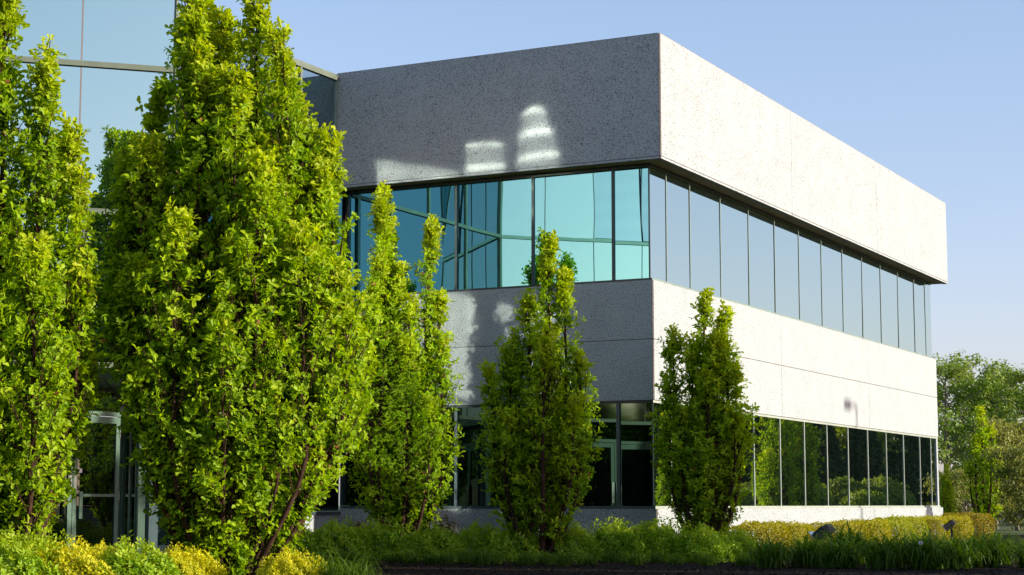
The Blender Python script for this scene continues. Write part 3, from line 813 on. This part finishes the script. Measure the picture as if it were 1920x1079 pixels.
# ---- the thin oaks past the far end of the sunny facade
o6 = [(.0, .0, 4.1, .30), (.25, .1, 3.5, .34), (-.25, 0, 3.2, .32), (.42, 0, 2.5, .34), (-.42, .1, 2.2, .34), (.1, -.4, 2.7, .36)]
O6 = columnar_oak(71, o6, 16, 0.14, False, 5, base_r=0.14, leafless=0.14, thin=0.15)
put_tree('oak_tree', O6, px(1845, 62), 0, 'thin yellow-green oak with its trunk showing, past the far end of the hedge', 'tree', 'columnar oaks')
put_tree('oak_tree', O6, px(1777, 58), 2.0, 'small narrow oak close behind the far corner of the building', 'tree', 'columnar oaks', 0.52)

# ------------------------------------------------------------------ broad trees
def broad_tree(seed, h, rad, n_limb, clumps, leaf, per_clump, lobed=False, base=0.25, clump_r=0.55, droop=0.0):
    g = np.random.default_rng(seed)
    W = Wood()
    s = np.linspace(0, 1, 9)
    tr = np.stack([np.cumsum(g.normal(0, .03 * h / 8, 9)), np.cumsum(g.normal(0, .03 * h / 8, 9)), h * .93 * s], 1)
    W.tube(tr, 0.022 * h * (1 - s) ** 0.8 + 0.01, 7)
    C = []
    for i in range(n_limb):
        t = base + (0.95 - base) * (i + g.random()) / n_limb
        p = np.array([np.interp(t, s, tr[:, k]) for k in range(3)])
        az = i * 2.4 + g.normal(0, .3)
        reach = rad * (math.sin(math.pi * min(.95, max(.12, (t - base) / (1.05 - base) * .8 + .2))) * .85 + .2) * g.uniform(.75, 1.1)
        e = p + np.array([math.cos(az) * reach, math.sin(az) * reach, reach * g.uniform(.35, .9)])
        mid = (p + e) / 2 + np.array([0, 0, reach * .12])
        W.tube([p, mid, e], [0.008 * h * (1 - t) + .02, 0.005 * h * (1 - t) + .014, .008], 5)
        for k in range(clumps):
            f = g.uniform(.35, 1.08)
            q = (p + (mid - p) * 2 * f if f < .5 else mid + (e - mid) * (2 * f - 1)) + g.normal(0, clump_r * .55, 3)
            C.append(q)
            if k % 3 == 0:
                W.tube([p + (e - p) * f * .7, q], [.012, .005], 3)
    C = np.array(C)
    C[:, 2] = np.clip(C[:, 2], h * base * .8, h * 1.0)
    n = len(C) * per_clump
    cc = np.repeat(C, per_clump, 0)
    u = unit(g.normal(0, 1, (n, 3))); rr = clump_r * g.random(n)[:, None] ** .5 * np.array([1, 1, .75])
    pos = cc + u * rr
    out = unit(pos - np.array([0, 0, h * .5]))
    nr = unit(u * .6 + out * .4 + np.array([0, 0, .5]) + g.normal(0, .5, (n, 3)))
    yd = unit(np.cross(nr, g.normal(0, 1, (n, 3))) + np.array([0, 0, -droop]))
    return W.mesh('trunk'), leaves_mesh('crown', pos, yd, nr, leaf * g.uniform(.6, 1.2, n), np.clip(g.normal(.1, .12, n) + .25 * (pos[:, 2] > h * .85), 0, 1), lobed)

PO = [broad_tree(80 + i, 8.0, 2.3, 28, 6, 0.18, 62, clump_r=.50, base=.10) for i in range(3)]
for i, (xp, d, sc, lab) in enumerate([(1778, 80, .93, 'leafy poplar directly behind the far corner of the building'), (1832, 86, 1.03, 'tallest poplar behind the thin oak, top clear against the sky'),
                          (1893, 84, .93, 'leafy poplar right of the tallest one'), (1945, 80, .90, 'poplar at the right edge of the picture'), (1862, 98, 0.95, 'farther poplar seen between the others')]):
    put_tree('poplar_tree', PO[i % 3], px(xp, d), i * 1.3, lab, 'tree', 'poplars behind the building', sc, ('pale_bark', 'poplar'))
WI = [broad_tree(90 + i, 3.4, 1.8, 22, 6, 0.16, 60, clump_r=.42, base=.04, droop=.8) for i in range(2)]
for i, (xp, d, sc, lab) in enumerate([(1905, 68, 1.15, 'olive green willow bush at the right edge behind the lilies'), (1868, 72, .80, 'low olive willow bush right of the thin oak'), (1810, 66, .62, 'low olive willow bush left of the thin oak'), (1940, 60, .8, 'olive willow bush cut off by the right edge of the picture'), (1772, 70, .55, 'small olive bush behind the end of the hedge')]):
    put_tree('willow_bush', WI[i % 2], px(xp, d), i * 2.2, lab, 'bush', 'willow bushes', sc, ('pale_bark', 'olive'))

# far woods that only the glass and the sunlight know of: one mass of conifers and broad trees round the lot
def woods(name, spots, seed, label, dens=1.0, ls=1.0):
    g = np.random.default_rng(seed)
    PV, YD, NR, SZ, TP = [], [], [], [], []
    W = Wood()
    for (x, y, h, r, kind) in spots:
        n = int((900 + 90 * h) * dens)
        z = g.random(n)
        if kind == 'c':
            rr = r * (1 - z) ** .8 * (.75 + .35 * g.random(n)); zz = .3 + z * h
        else:
            rr = r * np.sqrt(np.clip(1 - (2 * z - 1) ** 2, 0, 1)) * (.55 + .5 * g.random(n)); zz = h * .15 + z * h * .85
        lump = 1 + .22 * np.sin(zz * 2.1 + x) * np.cos(zz * 1.3 + y)
        a = g.random(n) * 6.283
        rr = rr * lump * (1 + .15 * np.sin(3 * a + zz))
        P = np.stack([x + rr * np.cos(a), y + rr * np.sin(a), zz + gz(x, y)], 1)
        o = np.stack([np.cos(a), np.sin(a), np.full(n, .35)], 1)
        PV.append(P); NR.append(unit(o + g.normal(0, .5, (n, 3)))); YD.append(unit(g.normal(0, 1, (n, 3)) + np.array([0, 0, .5 if kind == 'c' else -.2])))
        SZ.append(g.uniform(.3, .75, n) * (.6 + h / 16) * ls); TP.append(np.clip(np.full(n, .0 if kind == 'c' else g.uniform(.35, 1.0)) + g.random(n) * .25 - .1, 0, 1))
        W.tube([(x, y, gz(x, y)), (x, y, h * .8)], [.02 * h, .01 * h], 5)
    me = leaves_mesh(name, np.concatenate(PV), np.concatenate(YD), np.concatenate(NR), np.concatenate(SZ), np.concatenate(TP), False, 1.3)
    o = tag(link(name, me, None, MAT['conifer']), label, 'trees', kind='stuff')
    link('trunks', W.mesh('trunks'), o, MAT['oak_bark'])
    return o
g0 = np.random.default_rng(7)
sp = []
for k in range(52):           # right of the picture, beyond the far end of the sunny facade
    lx = 9 + 34 * g0.random(); ly = 50 + 30 * g0.random() + (8 if lx < 13 else 0)
    p = loc2w(lx, ly); h = 5.6 + 2.4 * g0.random()
    sp.append((p[0], p[1], h, 1.2 + .7 * g0.random(), 'c' if g0.random() < .55 else 'b'))
for k in range(30):           # low scrub in front of them
    p = loc2w(7 + 22 * g0.random(), 36 + 9 * g0.random())
    sp.append((p[0], p[1], 1.3 + .8 * g0.random(), 1.0 + .5 * g0.random(), 'b'))
woods('conifer_wood', sp, 3, 'dark conifers and scrub right of the picture, mirrored in the ground floor glass', 3.0, 0.5)
sp = []
for k in range(26):           # behind the camera
    x = -30 + 75 * (k + g0.random()) / 26; y = -42 - 18 * g0.random()
    sp.append((x, y, 7.5 + 5.0 * g0.random(), 2.6 + 1.5 * g0.random(), 'b' if g0.random() < .7 else 'c'))
for k in range(16):           # far right, under the sun
    sp.append((70 + 15 * g0.random(), -50 + 60 * g0.random(), 6 + 4 * g0.random(), 2.2 + g0.random(), 'c' if k % 2 else 'b'))
for k in range(34):           # thicket right of the lot
    sp.append((44 + 16 * g0.random(), -12 + 58 * (k + g0.random()) / 34, 4.5 + 2.5 * g0.random(), 2.0 + g0.random(), 'b' if k % 3 else 'c'))
for k in range(14):           # left of the picture
    sp.append((-38 - 14 * g0.random(), -15 + 50 * g0.random(), 6 + 4 * g0.random(), 2.4 + g0.random(), 'b'))
woods('distant_wood', sp, 4, 'mixed trees round the parking lot behind the camera, mirrored in the tower glass')

# ------------------------------------------------------------------ shrubs, hedge, tufts
def mound(seed, rx, ry, h, n, leaf, ragged=0.18, box=False, shoots=60, wide=1.0):
    g = np.random.default_rng(seed)
    W = Wood()
    if box:
        # clipped box shape with rounded edges
        u = g.uniform(-1, 1, (n, 3)); ax = g.integers(0, 3, n); u[np.arange(n), ax] = np.sign(u[np.arange(n), ax]) * g.uniform(.80, 1.0, n)
        u = u / np.maximum(1.0, np.linalg.norm(u, axis=1, keepdims=True) / 1.28)
        u[:, 2] = u[:, 2] * .5 + .5
        P = u * np.array([rx, ry, h]); o = unit(u - np.array([0, 0, .45]))
        P *= 1 + .05 * np.sin(5 * u[:, :1] + seed) * np.cos(4 * u[:, 1:2])
    else:
        d = g.normal(0, 1, (n, 3)); d[:, 2] = np.abs(d[:, 2]); d = unit(d)
        az = np.arctan2(d[:, 1], d[:, 0])
        lump = 1 + ragged * (.5 * np.sin(3 * az + seed) + .5 * np.sin(5 * az + 2 * d[:, 2] * 4 + seed * 2) + .6 * np.sin(9 * az + 7 * d[:, 2] + seed))
        rr = (.84 + .16 * g.random(n) ** .7) * lump
        P = d * rr[:, None] * np.array([rx, ry, h]); o = d
    P += g.normal(0, .012, (n, 3))
    # upright shoots break the outline
    k = shoots
    sd = g.normal(0, 1, (k, 3)); sd[:, 2] = np.abs(sd[:, 2]) + .5; sd = unit(sd)
    S0 = sd * np.array([rx, ry, h]) * (.82 if not box else .85)
    L = g.uniform(.06, .16, k) * (h / .6)
    dirs = unit(sd * .6 + np.array([0, 0, 1.0]) + g.normal(0, .2, (k, 3)))
    m = 14
    fr = np.tile(np.linspace(0, 1, m), k)
    SP = np.repeat(S0, m, 0) + np.repeat(dirs, m, 0) * (fr * np.repeat(L, m))[:, None] + g.normal(0, .012, (k * m, 3))
    Pall = np.concatenate([P, SP]); O = np.concatenate([o, np.repeat(dirs, m, 0)])
    N_ = len(Pall)
    nr = unit(O + np.array([0, 0, .35]) + g.normal(0, .45, (N_, 3))); yd = unit(np.cross(nr, g.normal(0, 1, (N_, 3))) + O * .5 + np.array([0, 0, .3]))
    tip = np.concatenate([np.clip(g.normal(.12, .12, n) + .25 * (P[:, 2] > h * .8), 0, 1), np.clip(.25 + .6 * fr, 0, 1)])
    for i in range(9):
        a = i * 2.4; e = np.array([math.cos(a) * rx * .5, math.sin(a) * ry * .5, h * .7])
        W.tube([(0, 0, -.03), e * .5 + np.array([0, 0, .02]), e], [.010, .008, .004], 4)
    return W.mesh('stems'), leaves_mesh('foliage', Pall, yd, nr, leaf * g.uniform(.6, 1.2, N_), tip, False, wide)

def put_shrub(name, me, loc, rz, label, cat, group, leafmat, scale=(1, 1, 1)):
    t = empty(name, (loc[0], loc[1], gz(loc[0], loc[1])), rz)
    t.scale = scale
    tag(t, label, cat, group)
    st = link('stems', me[0], t, MAT['oak_bark'])
    fo = bpy.data.objects.new('foliage', me[1]); COL.objects.link(fo); fo.parent = t
    if not me[1].materials:
        me[1].materials.append(MAT[leafmat])
    return t

SPI = [mound(200 + i, .54, .54, .60, 4800, .066, .22, shoots=30) for i in range(4)]
spots = [(560, 32.0, .85, 'green spirea shrub just right of the largest oak, first of the row'), (632, 31.4, 1.0, 'green spirea shrub left of the slim bright oak'), (712, 32.0, .95, 'green spirea shrub at the foot of the slim bright oak'),
         (812, 31.2, .92, 'yellow-green spirea shrub just right of the slim bright oak'), (898, 31.7, .92, 'green spirea shrub midway between the two middle oaks'), (968, 31.0, .85, 'green spirea shrub at the left foot of the shaded oak'),
         (1070, 31.2, .95, 'yellow-green spirea shrub at the right foot of the shaded oak'), (1150, 31.6, 1.0, 'yellow-green spirea shrub before the dark yews'), (1232, 30.9, .98, 'yellow-tipped spirea shrub under the building corner'),
         (1312, 30.6, .95, 'round spirea shrub at the foot of the small two-topped oak'), (1375, 31.4, .8, 'low green spirea shrub left of the yellow hedge')]
for i, (xp, d, sc, lab) in enumerate(spots):
    put_shrub('spirea_shrub', SPI[i % 4], px(xp, d), i * 1.9, lab, 'shrub', 'spirea shrubs along the building', 'spirea', (sc, sc, sc * (0.92 + .05 * (i % 3))))
GOL = [mound(230 + i, .62, .55, .56, 8000, .056, .24, shoots=60) for i in range(2)]
for i, (xp, d, sc, lab) in enumerate([(128, 19.6, .84, 'bright golden spirea shrub below the entrance door'), (196, 20.6, .74, 'golden spirea shrub right of the brightest one, before the door'), (345, 20.6, .72, 'golden spirea shrub at the left foot of the largest oak'), (545, 20.4, .66, 'low golden spirea shrub at the right foot of the largest oak')]):
    put_shrub('golden_spirea', GOL[i % 2], px(xp, d), i * 1.7, lab, 'shrub', 'golden spirea shrubs', 'gold', (sc, sc, sc))
for i, (xp, d, sc, lab) in enumerate([(20, 19.3, 1.0, 'green spirea shrub in the bottom left corner of the picture'), (250, 19.8, .86, 'low green spirea shrub between the golden ones'), (70, 20.6, .95, 'green spirea shrub behind the brightest golden one')]):
    put_shrub('spirea_shrub', SPI[(i + 1) % 4], px(xp, d), i * 2.3, lab, 'shrub', 'spirea shrubs by the entrance', 'spirea', (sc, sc, sc * .95))
YEW = mound(250, .42, .36, .42, 3000, .05, .2)
for i, (xp, d, sc, lab) in enumerate([(1178, 32.4, .95, 'dark brownish yew against the plinth, left of the pair'), (1236, 32.2, 1.1, 'dark green yew against the plinth at the building corner'), (1350, 32.0, .8, 'small dark yew under the two-topped oak')]):
    put_shrub('dwarf_yew', YEW, px(xp, d), i * 2.1, lab, 'shrub', 'dwarf yews by the plinth', 'yew', (sc, sc, sc))
BAR = mound(255, .42, .4, .62, 2400, .05, .3)
for i, (xp, d, sc, lab) in enumerate([(828, 33.6, 1.0, 'sparse reddish barberry against the plinth right of the slim oak'), (672, 34.2, .9, 'reddish barberry behind the slim bright oak')]):
    put_shrub('barberry_shrub', BAR, px(xp, d), i * 2.6, lab, 'shrub', 'barberry shrubs', 'barberry', (sc, sc, sc))
# clipped yellow box hedge: each plant of its own
HED = [mound(260 + i, .58, .74, .70, 5600, .055, .1, box=True, shoots=60) for i in range(3)]
hed = [(1.35, 1.6), (1.3, 3.0), (1.35, 4.5), (1.25, 7.2), (1.3, 8.8), (1.35, 10.5), (1.3, 12.2), (1.4, 14.0), (1.5, 15.8), (1.55, 17.9)]
ORD = ['first', 'second', 'third', 'fourth', 'fifth', 'sixth', 'seventh', 'eighth', 'ninth', 'tenth', 'eleventh', 'twelfth']
for i, (lx, ly) in enumerate(hed):
    p = loc2w(lx, ly)
    put_shrub('box_hedge', HED[i % 3], p, -BA + .06 * (i % 3 - 1) + (math.pi if i % 2 else 0), ORD[i] + ' clipped yellow hedge plant along the sunny facade counted from the corner', 'hedge', 'yellow hedge plants', 'box', (1 + .12 * math.sin(i * 1.7), (.98, .86, 1.02)[i % 3], (0.78, .80, .74, .76, .82, .84, .86, .90, .92, .95, .97)[i] + .05 * math.sin(i * 2.3)))

def tuft(seed, n, length, spread, width):
    g = np.random.default_rng(seed)
    m = 6
    az = g.random(n) * 6.283; el0 = np.radians(g.uniform(50, 88, n)); L = length * g.uniform(.55, 1.1, n); bend = g.uniform(.7, 2.1, n)
    V = np.zeros((n, m, 2, 3)); base = np.stack([g.normal(0, spread, n), g.normal(0, spread, n), np.zeros(n)], 1)
    pos = base.copy(); out = np.stack([np.cos(az), np.sin(az), np.zeros(n)], 1); side = np.stack([-np.sin(az), np.cos(az), np.zeros(n)], 1)
    el = el0.copy()
    for j in range(m):
        w = width * (1 - (j / (m - 1)) ** 1.6) + .0006
        V[:, j, 0] = pos - side * w; V[:, j, 1] = pos + side * w
        pos = pos + (out * np.cos(el)[:, None] + np.array([0, 0, 1.]) * np.sin(el)[:, None]) * (L / (m - 1))[:, None]
        el = el - bend * .32 * (j + 1) / 2.2
    idx = np.arange(n * m * 2).reshape(n, m, 2)
    F = np.stack([idx[:, :-1, 0], idx[:, :-1, 1], idx[:, 1:, 1], idx[:, 1:, 0]], -1).reshape(-1, 4)
    tip = np.repeat(np.tile(np.linspace(0, .35, m), n), 2)
    return mesh_np('blades', V.reshape(-1, 3), F, {'tip': tip})
TUF = [tuft(300 + i, 330, .62, .085, .0075) for i in range(4)]
LIL = [tuft(320 + i, 260, .88, .10, .017) for i in range(3)]
def put_tuft(me, loc, rz, label, group, sc=1.0, name='grass_tuft', cat='grass tuft'):
    o = tag(link(name, me, None, MAT['grass'], (loc[0], loc[1], gz(loc[0], loc[1]))), label, cat, group)
    o.rotation_euler = (0, 0, rz); o.scale = (sc, sc, sc)
    return o
g1 = np.random.default_rng(9)
fx = [575, 640, 700, 770, 840, 905, 985, 1050, 1120, 1190, 1265, 1330, 1400]
near = ['right of the largest oak', 'left of the slim oak', 'below the slim bright oak', 'just right of the slim bright oak', 'between slim oak and shaded oak', 'left of the shaded oak', 'in front of the shaded oak trunk', 'right of the shaded oak trunk', 'below the dark yews', 'below the building corner', 'left of the two-topped oak', 'below the two-topped oak', 'left of the first floodlight']
for i, (xp, nm) in enumerate(zip(fx, near)):
    put_tuft(TUF[i % 4], px(xp + g1.normal(0, 8), 28.8 + g1.normal(0, .35)), g1.random() * 6, 'dark grass tuft at the bed front ' + nm, 'grass tufts along the bed', g1.uniform(.45, .65))
for i in range(len(fx) - 1):
    xm = (fx[i] + fx[i + 1]) / 2
    put_tuft(TUF[(i + 2) % 4], px(xm + g1.normal(0, 10), 29.7 + g1.normal(0, .3)), g1.random() * 6, 'green grass tuft, %s from the left in the second row of the bed' % ORD[i], 'grass tufts along the bed', g1.uniform(.45, .62))
k = 0
for row, (d0, n) in enumerate([(27.6, 8), (29.2, 9), (31.0, 9)]):
    for i in range(n):
        xp = 1410 + (1960 - 1410) * (i + .5) / n + g1.normal(0, 10)
        put_tuft(LIL[k % 3] if row < 2 else TUF[k % 4], px(xp, d0 + g1.normal(0, .25)), g1.random() * 6, 'arching daylily clump, %s from the left in the %s row at lower right' % (ORD[i], ['front', 'middle', 'back'][row]), 'daylily clumps at lower right', g1.uniform(.72, .98), 'daylily_clump', 'daylily')
        k += 1
put_tuft(LIL[1], px(1592, 29.2), 1.0, 'tall daylily clump standing beside the first floodlight', None, 1.12, 'daylily_clump', 'daylily')
for i, (xp, d, lab) in enumerate([(610, 20.6, 'sunlit grass tuft at the bottom edge right of the golden spirea'), (655, 20.2, 'thin sunlit grass tuft at the bottom edge, rightmost of the sunlit ones'), (572, 21.3, 'grass tuft behind the low golden spirea')]):
    put_tuft(TUF[i % 4], px(xp, d), i * 2.0, lab, 'sunlit grass tufts', .95)

# bark chips over the front of the bed
n = 9000
cx = g1.uniform(-5, 9, n); cy = g1.uniform(20.5, 31, n)
pos = np.stack([cx, cy, np.array([gz(a, b) for a, b in zip(cx, cy)]) + .012], 1)
chips = leaves_mesh('bark_chips', pos, g1.normal(0, 1, (n, 3)) * np.array([1, 1, .25]), np.array([0, 0, 1.]) + g1.normal(0, .4, (n, 3)), g1.uniform(.03, .08, n), np.zeros(n), False, .8)
tag(link('bark_chips', chips, None, mat_bark('mulch_chip', (0.010, 0.006, 0.004), (0.045, 0.028, 0.020))), 'dark bark mulch chips covering the planting bed', 'mulch', kind='stuff')

# ------------------------------------------------------------------ floodlights
def floodlight(loc, rz, label, sc=1.0):
    t = empty('floodlight', loc, rz); t.scale = (sc, sc, sc)
    tag(t, label, 'floodlight', 'ground floodlights')
    h = MB()
    h.prism([(-.19, -.12), (.19, -.12), (.15, .12), (-.15, .12)], 0, .13)
    hb = h.build('housing', MAT['black'], t)
    hb.location = (0, 0, .34); hb.rotation_euler = (R(38), 0, 0)
    bv = hb.modifiers.new('bevel', 'BEVEL'); bv.width = .015; bv.segments = 2
    for i in range(5):
        MB().box(-.15, .15, .125, .15, .015 + i * .024, .024 + i * .024).build('cooling_fin', MAT['black'], hb)
    MB().box(-.165, .165, -.10, .09, .131, .139).build('lens', MAT['door_glass'], hb)
    MB().box(-.20, .20, -.135, -.121, .02, .19).build('visor', MAT['steel'], hb)
    br = MB(); br.box(-.215, -.20, -.02, .02, .15, .42); br.box(.20, .215, -.02, .02, .15, .42); br.box(-.215, .215, -.02, .02, .135, .15)
    br.build('bracket', MAT['black'], t)
    W = Wood(); W.tube([(0, 0, -.05), (0, 0, .14)], [.022, .022], 8)
    link('stake', W.mesh('stake'), t, MAT['black'])
    return t
floodlight(px(1548, 30.3, .05), R(-117), 'black floodlight tilted up among the lilies before the yellow hedge', 1.1)
floodlight(px(1783, 43.0, .04), R(-105), 'black floodlight by the far end of the yellow hedge', 1.1)
# a dandelion clock standing over the lilies
dd = tag(empty('dandelion', px(1724, 26.5)), 'white dandelion seed head rising over the daylilies', 'dandelion')
W = Wood(); W.tube([(0, 0, 0), (.01, 0, .2), (0, 0, .40)], [.004, .003, .003], 4); link('stalk', W.mesh('stalk'), dd, MAT['grass'])
gd = np.random.default_rng(1); u = unit(gd.normal(0, 1, (160, 3)))
link('seed_head', leaves_mesh('seed_head', u * .012 + np.array([0, 0, .40]), u, gd.normal(0, 1, (160, 3)), np.full(160, .026), np.zeros(160), False, .35), dd, MAT['white'])
# ------------------------------------------------------------------ parking lot lamp right of the picture; its shadow falls on the sunny facade
lp = tag(empty('street_lamp', loc2w(28.0, 17.35), -BA), 'slim parking lot lamp right of the picture, its shadow on the sunny wall', 'street lamp')
W = Wood(); W.tube([(0, 0, -.1), (0, 0, 5.5), (0, 0, 10.9)], [.09, .075, .055], 10); link('pole', W.mesh('pole'), lp, MAT['black'])
MB().box(-.03, .03, -.5, 0.0, 10.86, 10.92).build('arm', MAT['black'], lp)
MB().prism([(-.16, -1.05), (.16, -1.05), (.13, -.5), (-.13, -.5)], 10.80, 10.98).build('lamp_head', MAT['black'], lp)
